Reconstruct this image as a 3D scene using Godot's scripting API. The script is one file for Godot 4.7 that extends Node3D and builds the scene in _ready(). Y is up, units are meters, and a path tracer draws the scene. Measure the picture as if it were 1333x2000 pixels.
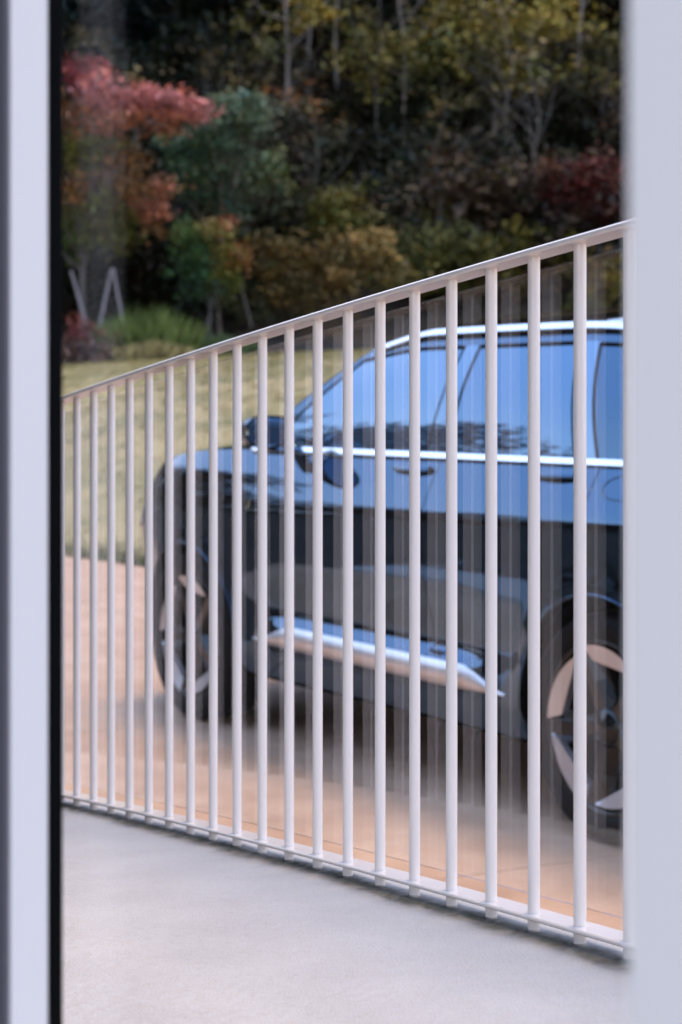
extends Node3D
# A dark car on a drive seen through a double glazed door and a white balustrade.
# Metres; the drive lies at y = 0, the eye at y = 1.515 looks along -z.

const EYE := 1.515
const F := 3660.0
var AU := Vector3(-0.4595, 0, -0.8882)      # along the balustrade, away from the eye
var AN := Vector3(0.8882, 0, -0.4595)       # across it, outwards
var taken := {}
var M := {}
var rng := RandomNumberGenerator.new()

# ---------------------------------------------------------------- naming
func numbered(called: String) -> String:
	var n: int = taken.get(called, 0)
	taken[called] = n + 1
	return called if n == 0 else "%s_%03d" % [called, n]

func thing(called: String, label: String, category: String, at := Vector3.ZERO, group := "") -> Node3D:
	var o := Node3D.new()
	o.name = numbered(called)
	add_child(o)
	o.position = at
	o.set_meta("label", label)
	o.set_meta("category", category)
	if group:
		o.set_meta("group", group)
	return o

func part(called: String, mesh: Mesh, mat: Material, parent: Node, at := Vector3.ZERO) -> MeshInstance3D:
	var o := MeshInstance3D.new()
	o.name = called
	o.mesh = mesh
	o.material_override = mat
	o.position = at
	parent.add_child(o, true)
	return o

func struct(called: String, mesh: Mesh, mat: Material) -> MeshInstance3D:
	var o := part(called, mesh, mat, self)
	o.set_meta("kind", "structure")
	return o

# ---------------------------------------------------------------- shapes
func st_new() -> SurfaceTool:
	var st := SurfaceTool.new()
	st.begin(Mesh.PRIMITIVE_TRIANGLES)
	return st

func tri(st: SurfaceTool, a: Vector3, b: Vector3, c: Vector3) -> void:
	if a.is_equal_approx(b) or b.is_equal_approx(c) or a.is_equal_approx(c):
		return
	st.add_vertex(a); st.add_vertex(b); st.add_vertex(c)

func quad(st: SurfaceTool, a: Vector3, b: Vector3, c: Vector3, d: Vector3) -> void:
	tri(st, a, b, c)
	tri(st, a, c, d)

func done(st: SurfaceTool, smooth := true) -> ArrayMesh:
	st.generate_normals()
	return st.commit()

func out_tri(st: SurfaceTool, a: Vector3, b: Vector3, c: Vector3, mid: Vector3) -> void:
	var nn := (b - a).cross(c - a)
	if nn.dot((a + b + c) / 3.0 - mid) > 0.0:      # front faces run clockwise
		tri(st, a, c, b)
	else:
		tri(st, a, b, c)

# a box with chamfered edges, added to st; t places it
func bx(st: SurfaceTool, lo: Vector3, hi: Vector3, c := 0.003, t := Transform3D()) -> void:
	st.set_smooth_group(0xFFFFFFFF)
	var mid := (lo + hi) * 0.5
	var e := (hi - lo) * 0.5
	c = minf(c, minf(e.x, minf(e.y, e.z)) * 0.6)
	var pt := func(s: Vector3, ax: int) -> Vector3:
		var r := e - Vector3(c, c, c)
		r[ax] = e[ax]
		return t * (mid + s * r)
	var tm := t * mid
	for ax in 3:
		var b := (ax + 1) % 3
		var d := (ax + 2) % 3
		for sg in [-1.0, 1.0]:
			var p := []
			for q in [[-1, -1], [1, -1], [1, 1], [-1, 1]]:
				var s := Vector3.ZERO
				s[ax] = sg; s[b] = q[0]; s[d] = q[1]
				p.append(pt.call(s, ax))
			out_tri(st, p[0], p[1], p[2], tm)
			out_tri(st, p[0], p[2], p[3], tm)
			for sh in [-1.0, 1.0]:                     # edge between ax and b
				var s1 := Vector3.ZERO
				s1[ax] = sg; s1[b] = sh; s1[d] = -1
				var s2 := s1
				s2[d] = 1
				var a1: Vector3 = pt.call(s1, ax)
				var a2: Vector3 = pt.call(s2, ax)
				var b1: Vector3 = pt.call(s1, b)
				var b2: Vector3 = pt.call(s2, b)
				out_tri(st, a1, a2, b2, tm)
				out_tri(st, a1, b2, b1, tm)
	for x in [-1.0, 1.0]:
		for y in [-1.0, 1.0]:
			for z in [-1.0, 1.0]:
				var s := Vector3(x, y, z)
				out_tri(st, pt.call(s, 0), pt.call(s, 1), pt.call(s, 2), tm)

func box_mesh(lo: Vector3, hi: Vector3, c := 0.003) -> ArrayMesh:
	var st := st_new()
	bx(st, lo, hi, c)
	return done(st)

# a tapered tube through points
func tube(st: SurfaceTool, pts: Array, radii: Array, sides := 8, caps := true) -> void:
	st.set_smooth_group(0)
	var rings := []
	for i in pts.size():
		var a: Vector3 = pts[maxi(i - 1, 0)]
		var b: Vector3 = pts[mini(i + 1, pts.size() - 1)]
		var d := (b - a).normalized()
		var ref := Vector3.RIGHT if absf(d.x) < 0.8 else Vector3.FORWARD
		var u := d.cross(ref).normalized()
		var v := d.cross(u).normalized()
		var ring := []
		for k in sides:
			var an := TAU * k / sides
			ring.append(pts[i] + (u * cos(an) + v * sin(an)) * radii[i])
		rings.append(ring)
	for i in pts.size() - 1:
		for k in sides:
			var k2 := (k + 1) % sides
			quad(st, rings[i][k], rings[i][k2], rings[i + 1][k2], rings[i + 1][k])
	if caps:
		st.set_smooth_group(0xFFFFFFFF)
		for k in range(1, sides - 1):
			tri(st, rings[0][0], rings[0][k + 1], rings[0][k])
			var l: Array = rings[-1]
			tri(st, l[0], l[k], l[k + 1])

# a surface from a grid of points rows[i][j]
func grid(st: SurfaceTool, rows: Array, flip := false) -> void:
	st.set_smooth_group(0)
	for i in rows.size() - 1:
		for j in rows[i].size() - 1:
			if flip:
				quad(st, rows[i][j], rows[i + 1][j], rows[i + 1][j + 1], rows[i][j + 1])
			else:
				quad(st, rows[i][j], rows[i][j + 1], rows[i + 1][j + 1], rows[i + 1][j])

func grid_mesh(rows: Array, flip := false) -> ArrayMesh:
	var st := st_new()
	grid(st, rows, flip)
	return done(st)

# a profile [(radius, offset)] turned about the z axis
func lathe_z(st: SurfaceTool, prof: Array, sides := 48) -> void:
	st.set_smooth_group(0)
	for i in prof.size() - 1:
		for k in sides:
			var a0 := TAU * k / sides
			var a1 := TAU * (k + 1) / sides
			var p: Vector2 = prof[i]
			var q: Vector2 = prof[i + 1]
			quad(st, Vector3(cos(a0) * p.x, sin(a0) * p.x, p.y), Vector3(cos(a1) * p.x, sin(a1) * p.x, p.y), Vector3(cos(a1) * q.x, sin(a1) * q.x, q.y), Vector3(cos(a0) * q.x, sin(a0) * q.x, q.y))

# ---------------------------------------------------------------- materials
func mat(called: String, lin: Color, rough: float, metal := 0.0, spec := 0.5) -> StandardMaterial3D:
	var m := StandardMaterial3D.new()
	m.resource_name = called
	m.albedo_color = lin.linear_to_srgb()
	m.roughness = rough
	m.metallic = metal
	m.metallic_specular = spec
	m.cull_mode = BaseMaterial3D.CULL_DISABLED
	M[called] = m
	return m

func noise_tex(freq: float, ramp: Array, size := 512, octaves := 5, seed_ := 1, normal := false, bump := 4.0) -> NoiseTexture2D:
	var n := FastNoiseLite.new()
	n.seed = seed_
	n.frequency = freq
	n.fractal_octaves = octaves
	var t := NoiseTexture2D.new()
	t.width = size
	t.height = size
	t.seamless = true
	t.noise = n
	if normal:
		t.as_normal_map = true
		t.bump_strength = bump
	elif ramp:
		var g := Gradient.new()
		var offs := PackedFloat32Array()
		var cols := PackedColorArray()
		for r in ramp:
			offs.append(r[0])
			cols.append((r[1] as Color).linear_to_srgb())
		g.offsets = offs
		g.colors = cols
		t.color_ramp = g
	return t

func tri_mat(called: String, tex: Texture2D, scale: float, rough: float, normal: Texture2D = null, detail: Texture2D = null, dscale := 1.0) -> StandardMaterial3D:
	var m := mat(called, Color(1, 1, 1), rough)
	m.albedo_texture = tex
	m.uv1_triplanar = true
	m.uv1_world_triplanar = true
	m.uv1_scale = Vector3.ONE * scale
	if normal:
		m.normal_enabled = true
		m.normal_texture = normal
		m.normal_scale = 0.25
	if detail:
		m.detail_enabled = true
		m.detail_albedo = detail
		m.detail_blend_mode = BaseMaterial3D.BLEND_MODE_MUL
		m.detail_uv_layer = BaseMaterial3D.DETAIL_UV_2
		m.uv2_triplanar = true
		m.uv2_world_triplanar = true
		m.uv2_scale = Vector3.ONE * dscale
	return m

func make_materials() -> void:
	mat("white_paint", Color(0.93, 0.84, 0.745), 0.35)
	mat("rail_paint", Color(0.78, 0.71, 0.66), 0.22)
	mat("black_rubber", Color(0.004, 0.004, 0.004), 0.9, 0.0, 0.08)
	mat("room_face_shade", Color(0.12, 0.11, 0.12), 0.6)  # shade on the left stile's room face, put into the colour
	mat("charcoal", Color(0.006, 0.006, 0.006), 0.95, 0.0, 0.1)
	var gr := mat("shade_and_grime", Color(1, 1, 1), 0.9, 0.0, 0.2)
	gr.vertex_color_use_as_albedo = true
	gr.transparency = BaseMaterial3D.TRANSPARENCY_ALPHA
	mat("stone_floor", Color(0.26, 0.235, 0.215), 0.8)
	mat("cladding", Color(0.02, 0.019, 0.018), 0.7, 0.0, 0.2)
	mat("plaster", Color(0.62, 0.61, 0.60), 0.85)
	var g := mat("panel_glass", Color(0.0, 0.0, 0.0), 0.0, 0.0, 0.455)
	g.albedo_color.a = 0.002
	g.transparency = BaseMaterial3D.TRANSPARENCY_ALPHA
	g = mat("coated_glass", Color(0.0, 0.0, 0.0), 0.0, 0.0, 0.17)      # an anti-reflection coated pane
	g.albedo_color.a = 0.002
	g.transparency = BaseMaterial3D.TRANSPARENCY_ALPHA
	mat("white_paint_dimmed", Color(0.57, 0.535, 0.51), 0.4)  # same door white, light level on the left stile put into the colour
	# car
	var p := mat("car_paint", Color(0.042, 0.098, 0.170), 0.04, 1.0, 0.5)
	p.clearcoat_enabled = true
	p.clearcoat = 0.25
	p.clearcoat_roughness = 0.02
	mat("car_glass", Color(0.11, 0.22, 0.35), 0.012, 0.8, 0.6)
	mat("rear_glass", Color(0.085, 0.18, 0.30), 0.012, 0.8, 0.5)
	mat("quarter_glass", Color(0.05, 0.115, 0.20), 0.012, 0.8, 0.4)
	mat("gloss_black", Color(0.004, 0.004, 0.004), 0.08)
	mat("chrome", Color(0.86, 0.87, 0.90), 0.10, 1.0)
	mat("satin_metal", Color(0.80, 0.77, 0.76), 0.42, 0.9)
	mat("polished_rim", Color(0.66, 0.66, 0.69), 0.40, 0.9)
	mat("dark_rim", Color(0.006, 0.007, 0.007), 0.15)
	mat("tyre_rubber", Color(0.006, 0.006, 0.0065), 0.6, 0.0, 0.25)
	mat("matt_black", Color(0.006, 0.006, 0.006), 0.9, 0.0, 0.1)
	mat("lamp_lens", Color(0.25, 0.27, 0.3), 0.05)
	mat("red_lens", Color(0.2, 0.005, 0.005), 0.08)
	# ground
	tri_mat("ramp_concrete", noise_tex(0.012, [[0.0, Color(0.40, 0.39, 0.39)], [0.45, Color(0.44, 0.43, 0.43)], [1.0, Color(0.49, 0.48, 0.48)]], 512, 6, 3), 0.55, 0.8,
		noise_tex(0.11, [], 512, 4, 8, true, 5.0), noise_tex(0.14, [[0.0, Color(0.45, 0.45, 0.45)], [0.3, Color(0.80, 0.80, 0.80)], [0.5, Color(0.90, 0.90, 0.90)], [0.75, Color(0.97, 0.97, 0.97)], [1.0, Color(1, 1, 1)]], 1024, 4, 12), 1.6)
	tri_mat("drive_concrete", noise_tex(0.010, [[0.0, Color(0.34, 0.20, 0.12)], [0.5, Color(0.42, 0.26, 0.165)], [1.0, Color(0.50, 0.335, 0.225)]], 512, 6, 5), 0.35, 0.75,
		noise_tex(0.09, [], 512, 4, 9, true, 4.0), noise_tex(0.16, [[0.0, Color(0.7, 0.7, 0.7)], [0.5, Color(0.93, 0.93, 0.93)], [1.0, Color(1, 1, 1)]], 512, 4, 14), 1.7)
	tri_mat("lawn_grass", noise_tex(0.010, [[0.0, Color(0.10, 0.11, 0.035)], [0.40, Color(0.23, 0.195, 0.085)], [0.60, Color(0.33, 0.265, 0.13)], [1.0, Color(0.40, 0.31, 0.165)]], 512, 6, 21), 0.09, 0.95,
		null, noise_tex(0.10, [[0.0, Color(0.55, 0.6, 0.5)], [0.5, Color(0.9, 0.9, 0.85)], [1.0, Color(1, 1, 1)]], 512, 4, 22), 0.55)
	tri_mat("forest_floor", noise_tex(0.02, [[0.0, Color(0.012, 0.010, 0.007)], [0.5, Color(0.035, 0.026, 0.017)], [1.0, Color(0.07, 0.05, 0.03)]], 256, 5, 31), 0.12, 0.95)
	tri_mat("added_bed_dark", noise_tex(0.12, [[0.0, Color(0.004, 0.004, 0.004)], [0.5, Color(0.02, 0.019, 0.018)], [1.0, Color(0.06, 0.057, 0.053)]], 256, 3, 35), 2.5, 0.95)  # for the added strip that darkens the panel's reflection
	tri_mat("ground_soil", noise_tex(0.02, [[0.0, Color(0.05, 0.04, 0.025)], [1.0, Color(0.12, 0.09, 0.06)]], 256, 5, 32), 0.2, 0.95)
	tri_mat("bark", noise_tex(0.03, [[0.0, Color(0.03, 0.025, 0.022)], [1.0, Color(0.09, 0.075, 0.065)]], 256, 5, 33), 0.8, 0.9)
	tri_mat("pale_bark", noise_tex(0.03, [[0.0, Color(0.09, 0.073, 0.06)], [1.0, Color(0.22, 0.18, 0.15)]], 256, 5, 34), 0.8, 0.9)
	mat("sapling_bark", Color(0.085, 0.072, 0.062), 0.9)
	mat("stake_wood", Color(0.20, 0.17, 0.17), 0.8)
	for k in [["leaf", 0.5], ["dry_leaf", 0.4]]:
		var l := mat(k[0], Color(1, 1, 1), 0.6, 0.0, 0.35)
		l.vertex_color_use_as_albedo = true
		l.backlight_enabled = true
		l.backlight = Color(k[1], k[1], k[1])

# ---------------------------------------------------------------- plants
# leaf faces spread through lobes; a lobe is [centre, radii, colour, count, leaf size]
func crown_mesh(lobes: Array, sd: int, droop := 0.0) -> ArrayMesh:
	var r := RandomNumberGenerator.new()
	r.seed = sd
	var v := PackedVector3Array()
	var nn := PackedVector3Array()
	var cc := PackedColorArray()
	for lobe in lobes:
		var c0: Vector3 = lobe[0]
		var rad: Vector3 = lobe[1]
		var col: Color = lobe[2]
		var size: float = lobe[4]
		var twigs: int = maxi(3, int(lobe[3] / 14))
		for tw in twigs:
			var d := Vector3(r.randfn(), r.randfn(), r.randfn()).normalized()
			var reach := pow(r.randf(), 0.5) * (1.0 + maxf(0.0, r.randfn()) * 0.35)
			var hub := c0 + d * rad * reach
			var tone := clampf(1.0 + r.randfn() * 0.28, 0.4, 1.9)
			var warm := r.randfn() * 0.12
			for k in 14:
				var p := hub + Vector3(r.randfn(), r.randfn() * 0.6, r.randfn()) * size * 1.7
				var a := Vector3(r.randfn(), r.randfn() * 0.7 - droop, r.randfn()).normalized()
				var up := Vector3(r.randfn() * 0.6, 1.0, r.randfn() * 0.6).normalized()
				var b := a.cross(up).normalized()
				var n := a.cross(b).normalized()
				var s := size * r.randf_range(0.55, 1.25)
				var t := tone * r.randf_range(0.8, 1.2)
				var q := Color(col.r * t * (1.0 + warm), col.g * t, col.b * t * (1.0 - warm))
				var p0 := p - a * s
				var p1 := p + b * s * 0.42
				var p2 := p + a * s
				var p3 := p - b * s * 0.42 + n * s * 0.15
				v.append_array([p0, p1, p2, p0, p2, p3])
				for z in 6:
					nn.append(n)
					cc.append(q)
	var arr := []
	arr.resize(Mesh.ARRAY_MAX)
	arr[Mesh.ARRAY_VERTEX] = v
	arr[Mesh.ARRAY_NORMAL] = nn
	arr[Mesh.ARRAY_COLOR] = cc
	var m := ArrayMesh.new()
	m.add_surface_from_arrays(Mesh.PRIMITIVE_TRIANGLES, arr)
	return m

func ground_at(x: float, z: float) -> float:        # z runs away from the eye
	var d := (x + 1.82) * 0.795 + (z - 17.06) * 0.607
	if d <= 0.0:
		return 0.0
	var h := 3.14 * (1.0 - exp(-d / 10.0))
	var side := smoothstep(-48.0, -26.0, x)
	var e := z - 51.0 - 0.12 * x
	if e > 0.0:
		h += (e * 0.52 + 2.5 * smoothstep(0.0, 25.0, e)) * side * (1.0 - 0.35 * smoothstep(40.0, 90.0, e))
	return h

func spot(px: float, z: float) -> Vector3:           # where a plant stands, given its bearing and its distance
	var x := (px - 666.0) / F * z
	return Vector3(x, ground_at(x, z), -z)

# lobes given as [bearing, height bearing, half width, half height, colour, count] at distance z, relative to base
func lobes_at(base: Vector3, list: Array, size: float) -> Array:
	var z := -base.z
	var k := z / F
	var out := []
	for l in list:
		var c := Vector3((l[0] - 666.0) * k, EYE + (780.0 - l[1]) * k, -z) - base
		var rx: float = l[2] * k
		out.append([c, Vector3(rx, l[3] * k, rx * 0.8), l[4], l[5], size * (l[6] if l.size() > 6 else 1.0)])
	return out

func limb_mesh(top: Vector3, r0: float, spread: float, limbs: int, sd: int, bend := 0.05) -> ArrayMesh:
	var r := RandomNumberGenerator.new()
	r.seed = sd
	var st := st_new()
	var pts := []
	var rad := []
	for i in 7:
		var t := i / 6.0
		pts.append(top * t + Vector3(r.randfn(), 0, r.randfn()) * bend * top.length() * t * 0.6)
		rad.append(r0 * (1.0 - 0.85 * t))
	tube(st, pts, rad, 7)
	for k in limbs:
		var t := r.randf_range(0.35, 0.92)
		var i := int(t * 6)
		var p0: Vector3 = (pts[i] as Vector3).lerp(pts[i + 1] if i < 6 else pts[i], t * 6 - i)
		var an := r.randf() * TAU
		var ln := spread * r.randf_range(0.5, 1.1) * (1.15 - 0.6 * t)
		var d := Vector3(cos(an), r.randf_range(0.5, 1.3), sin(an)).normalized()
		var p1 := p0 + d * ln * 0.5 + Vector3(r.randfn(), r.randfn(), r.randfn()) * ln * 0.06
		var p2 := p0 + d * ln + Vector3(0, ln * 0.15, 0)
		var rr := r0 * (1.0 - 0.85 * t) * 0.6
		tube(st, [p0, p1, p2], [rr, rr * 0.6, rr * 0.2], 5)
		var p3 := p1 + Vector3(r.randfn(), 0.8, r.randfn()).normalized() * ln * 0.45
		tube(st, [p1, p3], [rr * 0.5, rr * 0.15], 4)
	return done(st)

func plant(called: String, label: String, category: String, px: float, z: float, list: Array, size: float, sd: int, trunk := {}, group := "", droop := 0.0) -> Node3D:
	var base := spot(px, z)
	base.y -= 0.05
	var o := thing(called, label, category, base, group)
	part("crown" if trunk.has("crown") else "foliage", crown_mesh(lobes_at(base, list, size), sd, droop), M.leaf, o)
	if trunk.has("h"):
		part("trunk", limb_mesh(Vector3(trunk.get("lean", 0.0), trunk.h, 0), trunk.r, trunk.get("spread", 1.0), trunk.get("limbs", 6), sd + 7), M[trunk.get("bark", "bark")], o)
	return o

func stake(p0: Vector3, p1: Vector3, r: float) -> ArrayMesh:
	var st := st_new()
	tube(st, [p0, p1], [r, r * 0.9], 7)
	return done(st)

# ---------------------------------------------------------------- car
# local axes: x rearwards from the front axle, y up, z outwards to the near side
const T_PLAIN := [[0.28, 0.09], [0.40, 0.052], [0.60, 0.05], [0.80, 0.022], [1.0, 0.002], [1.04, 0.0], [1.08, 0.010], [1.18, 0.052], [1.25, 0.090], [1.29, 0.115]]
const T_SPEAR := [[0.28, 0.10], [0.405, 0.065], [0.43, 0.014], [0.50, 0.012], [0.515, 0.018], [0.57, 0.072], [0.62, 0.066], [0.80, 0.022], [1.0, 0.003], [1.04, 0.0], [1.08, 0.010], [1.18, 0.052], [1.25, 0.090], [1.29, 0.115]]
const ROWS := [0.28, 0.33, 0.38, 0.405, 0.42, 0.43, 0.46, 0.50, 0.515, 0.53, 0.55, 0.57, 0.60, 0.65, 0.70, 0.76, 0.82, 0.88, 0.94, 0.985, 1.015, 1.035, 1.05, 1.07, 1.10, 1.14, 1.18, 1.22, 1.25, 1.275, 1.29]
const AXLE := 0.395
const ARCH := 0.445
const BASE := 2.98

func table(t: Array, h: float) -> float:
	for i in t.size() - 1:
		if h <= t[i + 1][0]:
			return lerpf(t[i][1], t[i + 1][1], clampf((h - t[i][0]) / (t[i + 1][0] - t[i][0]), 0, 1))
	return t[-1][1]

func plan_width(s: float) -> float:
	if s < 0.05:
		var q := clampf((0.05 - s) / 0.95, 0.0, 1.0)
		return pow(1.0 - pow(q, 3.5), 1.0 / 3.5)
	if s > 2.9:
		var q := clampf((s - 2.9) / 1.2, 0.0, 1.0)
		return pow(1.0 - pow(q, 3.2), 1.0 / 3.2)
	return 1.0

func shoulder_height(s: float) -> float:
	if s > 0.4:
		return 1.285 + 0.006 * (s - 0.4)
	var t := clampf((0.4 - s) / 1.3, 0.0, 1.0)
	return 1.285 - 0.015 * smoothstep(0.0, 0.5, t) - 0.30 * pow(t, 3.6)

func arch_at(s: float) -> float:
	var lowest := 0.28
	for c in [0.0, BASE]:
		var d := absf(s - c)
		if d < ARCH:
			lowest = maxf(lowest, AXLE + sqrt(ARCH * ARCH - d * d))
	return lowest

func side_point(s: float, h: float) -> Vector3:
	var p := smoothstep(0.55, 0.95, s) * (1.0 - smoothstep(2.05, 2.45, s))
	var w := lerpf(table(T_PLAIN, h), table(T_SPEAR, h), p)
	for c in [0.0, BASE]:
		var r := Vector2(s - c, h - AXLE).length()
		if h > 0.3:
			w -= 0.020 * exp(-pow((r - 0.46) / 0.045, 2)) * clampf((1.05 - h) / 0.15, 0, 1)
	var top := shoulder_height(s)
	var y := h
	if h > 0.6:
		y = 0.6 + (h - 0.6) * (top - 0.6) / 0.69
	y += (s - 1.4) * 0.022 * exp(-pow((h - 1.04) / 0.1, 2))
	return Vector3(s, y, plan_width(s) * (1.0 - w))

func columns_between(a: float, b: float) -> Array:
	var out := [a]
	var cand := []
	for i in 400:
		cand.append(-0.9 + i * 0.06)
	for c in [0.0, BASE]:
		for k in 41:
			cand.append(c - ARCH * cos(PI * k / 40.0))
		cand.append(c - ARCH - 0.0002)
		cand.append(c + ARCH + 0.0002)
	for k in 14:
		cand.append(-0.9 + 0.2 * pow(k / 14.0, 2.0))
		cand.append(4.1 - 0.25 * pow(k / 14.0, 2.0))
	cand.sort()
	for s in cand:
		if s > a + 0.0001 and s < b - 0.0001 and s - out[-1] > 0.00015:
			out.append(s)
	out.append(b)
	return out

func body_panel(a: float, b: float, sg: float) -> ArrayMesh:
	var st := st_new()
	var rows := []
	for s in columns_between(a, b):
		var low := arch_at(s)
		var row := []
		for h in ROWS:
			var q := side_point(s, maxf(h, low))
			if h <= low:
				q = side_point(s, low)
			row.append(Vector3(q.x, q.y, q.z * sg))
		rows.append(row)
	grid(st, rows, sg < 0)
	# the edge folds inwards round the arch and along the sill
	var fold := []
	for r in rows:
		var e: Vector3 = r[0]
		fold.append([Vector3(e.x, e.y, e.z - 0.05 * sg), e])
	st.set_smooth_group(1)
	for i in fold.size() - 1:
		quad(st, fold[i][0], fold[i][1], fold[i + 1][1], fold[i + 1][0])
	return done(st)

func top_h(q: float) -> float:
	return 1.735 + 0.05 * smoothstep(0.0, 0.3, q) - 0.06 * smoothstep(0.65, 1.0, q)

func house_point(q: float, v: float, sg: float) -> Vector3:     # the glazed upper side of the body
	var b := Vector3(0.42 + 3.5 * q, 1.283, 0.882)
	if b.x > 2.9:
		b.z = minf(b.z, plan_width(b.x) * 0.884)
	var t := Vector3(1.15 + 1.2 * q + 1.35 * q * q, top_h(q), 0.665 - 0.05 * smoothstep(0.7, 1.0, q))
	var p := b.lerp(t, v)
	p.z += 0.035 * sin(PI * v)
	p.z *= sg
	return p

func house_patch(q0: float, q1: float, v0: float, v1: float, sg: float, proud := 0.0, slant := 0.0, nq := 20) -> ArrayMesh:
	var rows := []
	for i in nq + 1:
		var row := []
		for j in 25:
			var v := lerpf(v0, v1, j / 24.0)
			var q := lerpf(q0, q1, i / float(nq)) + slant * (v - v0)
			var p := house_point(q, v, sg)
			p.z += proud * sg
			row.append(p)
		rows.append(row)
	return grid_mesh(rows, sg < 0)

func strip(st: SurfaceTool, pts: Array, up: Vector3, outw: Vector3, hgt: float, thick: float) -> void:   # a moulding swept along points
	var rings := []
	for p in pts:
		var ring := []
		for c in [[-1, -1], [-1, 0.6], [-0.6, 1], [0.6, 1], [1, 0.6], [1, -1]]:
			ring.append(p + up * hgt * 0.5 * c[0] + outw * thick * 0.5 * (c[1] + 1.0))
		rings.append(ring)
	st.set_smooth_group(0xFFFFFFFF)
	for i in rings.size() - 1:
		for k in 6:
			quad(st, rings[i][k], rings[i][(k + 1) % 6], rings[i + 1][(k + 1) % 6], rings[i + 1][k])

func make_wheel(car: Node3D, s: float, sg: float) -> void:
	var w := Node3D.new()
	w.name = "wheel"
	car.add_child(w, true)
	w.position = Vector3(s, AXLE, 0.975 * sg)
	if sg < 0:
		w.rotation.y = PI
	# z outwards
	var st := st_new()
	lathe_z(st, [Vector2(0.292, -0.235), Vector2(0.34, -0.262), Vector2(0.378, -0.255), Vector2(0.393, -0.235), Vector2(0.397, -0.13), Vector2(0.393, -0.035), Vector2(0.383, -0.014), Vector2(0.368, -0.004), Vector2(0.35, 0.002), Vector2(0.345, -0.001), Vector2(0.33, 0.003), Vector2(0.312, -0.004), Vector2(0.300, -0.012), Vector2(0.292, -0.022)], 72)
	part("tyre", done(st), M.tyre_rubber, w)
	st = st_new()
	lathe_z(st, [Vector2(0.30, -0.22), Vector2(0.262, -0.2), Vector2(0.255, -0.10), Vector2(0.268, -0.045), Vector2(0.283, -0.018), Vector2(0.296, -0.010), Vector2(0.300, -0.014), Vector2(0.300, -0.022)], 72)
	lathe_z(st, [Vector2(0.001, -0.11), Vector2(0.258, -0.115)], 48)
	part("rim", done(st), M.dark_rim, w)
	for k in 5:
		var a := deg_to_rad(6.0 + 72.0 * k)
		# a spoke with a ridge, from hub to rim
		st = st_new()
		st.set_smooth_group(0xFFFFFFFF)
		var turn := Transform3D(Basis(Vector3.BACK, a + deg_to_rad(38.0)), Vector3.ZERO)
		var pr := [[0.05, 0.062, -0.035], [0.16, 0.050, -0.026], [0.272, 0.075, -0.016]]
		for i in 2:
			var p: Array = pr[i]
			var q: Array = pr[i + 1]
			var c := [Vector3(p[0], -p[1], p[2] - 0.035), Vector3(p[0], -p[1] * 0.4, p[2]), Vector3(p[0], p[1] * 0.4, p[2]), Vector3(p[0], p[1], p[2] - 0.035)]
			var d := [Vector3(q[0], -q[1], q[2] - 0.035), Vector3(q[0], -q[1] * 0.4, q[2]), Vector3(q[0], q[1] * 0.4, q[2]), Vector3(q[0], q[1], q[2] - 0.035)]
			for j in 3:
				quad(st, turn * c[j], turn * c[j + 1], turn * d[j + 1], turn * d[j])
		part("spoke", done(st), M.dark_rim, w)
		# the bright blade that runs along the rim between two spokes
		st = st_new()
		var outer := []
		var inner := []
		for i in 15:
			var t := i / 14.0
			var an := deg_to_rad(lerpf(-30.0, 31.0, t)) + a + deg_to_rad(72.0)
			outer.append(Vector3(cos(an), sin(an), 0) * lerpf(0.264, 0.286, t) + Vector3(0, 0, -0.008))
			var e0 := deg_to_rad(-30.0) + a + deg_to_rad(72.0)
			var e1 := deg_to_rad(27.0) + a + deg_to_rad(72.0)
			var ch := Vector3(cos(e0), sin(e0), 0) * 0.262
			ch = ch.lerp(Vector3(cos(e1), sin(e1), 0) * 0.230, t)
			inner.append(ch + Vector3(0, 0, -0.012 - 0.014 * t))
		st.set_smooth_group(0)
		for i in 14:
			quad(st, outer[i], outer[i + 1], inner[i + 1], inner[i])
		st.set_smooth_group(0xFFFFFFFF)
		var back := Vector3(0, 0, -0.03)
		for i in 14:
			quad(st, inner[i], inner[i + 1], inner[i + 1] + back, inner[i] + back)
		quad(st, outer[14], outer[14] + back, inner[14] + back, inner[14])
		part("blade", done(st), M.polished_rim, w)
	st = st_new()
	lathe_z(st, [Vector2(0.0005, -0.012), Vector2(0.030, -0.013), Vector2(0.036, -0.017), Vector2(0.052, -0.022), Vector2(0.068, -0.034), Vector2(0.074, -0.08)], 32)
	part("hub_cap", done(st), M.dark_rim, w)
	for k in 5:
		var a := deg_to_rad(54.0 + 72.0 * k)
		st = st_new()
		tube(st, [Vector3(cos(a) * 0.085, sin(a) * 0.085, -0.07), Vector3(cos(a) * 0.085, sin(a) * 0.085, -0.034)], [0.010, 0.009], 6)
		part("wheel_nut", done(st), M.chrome, w)

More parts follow.
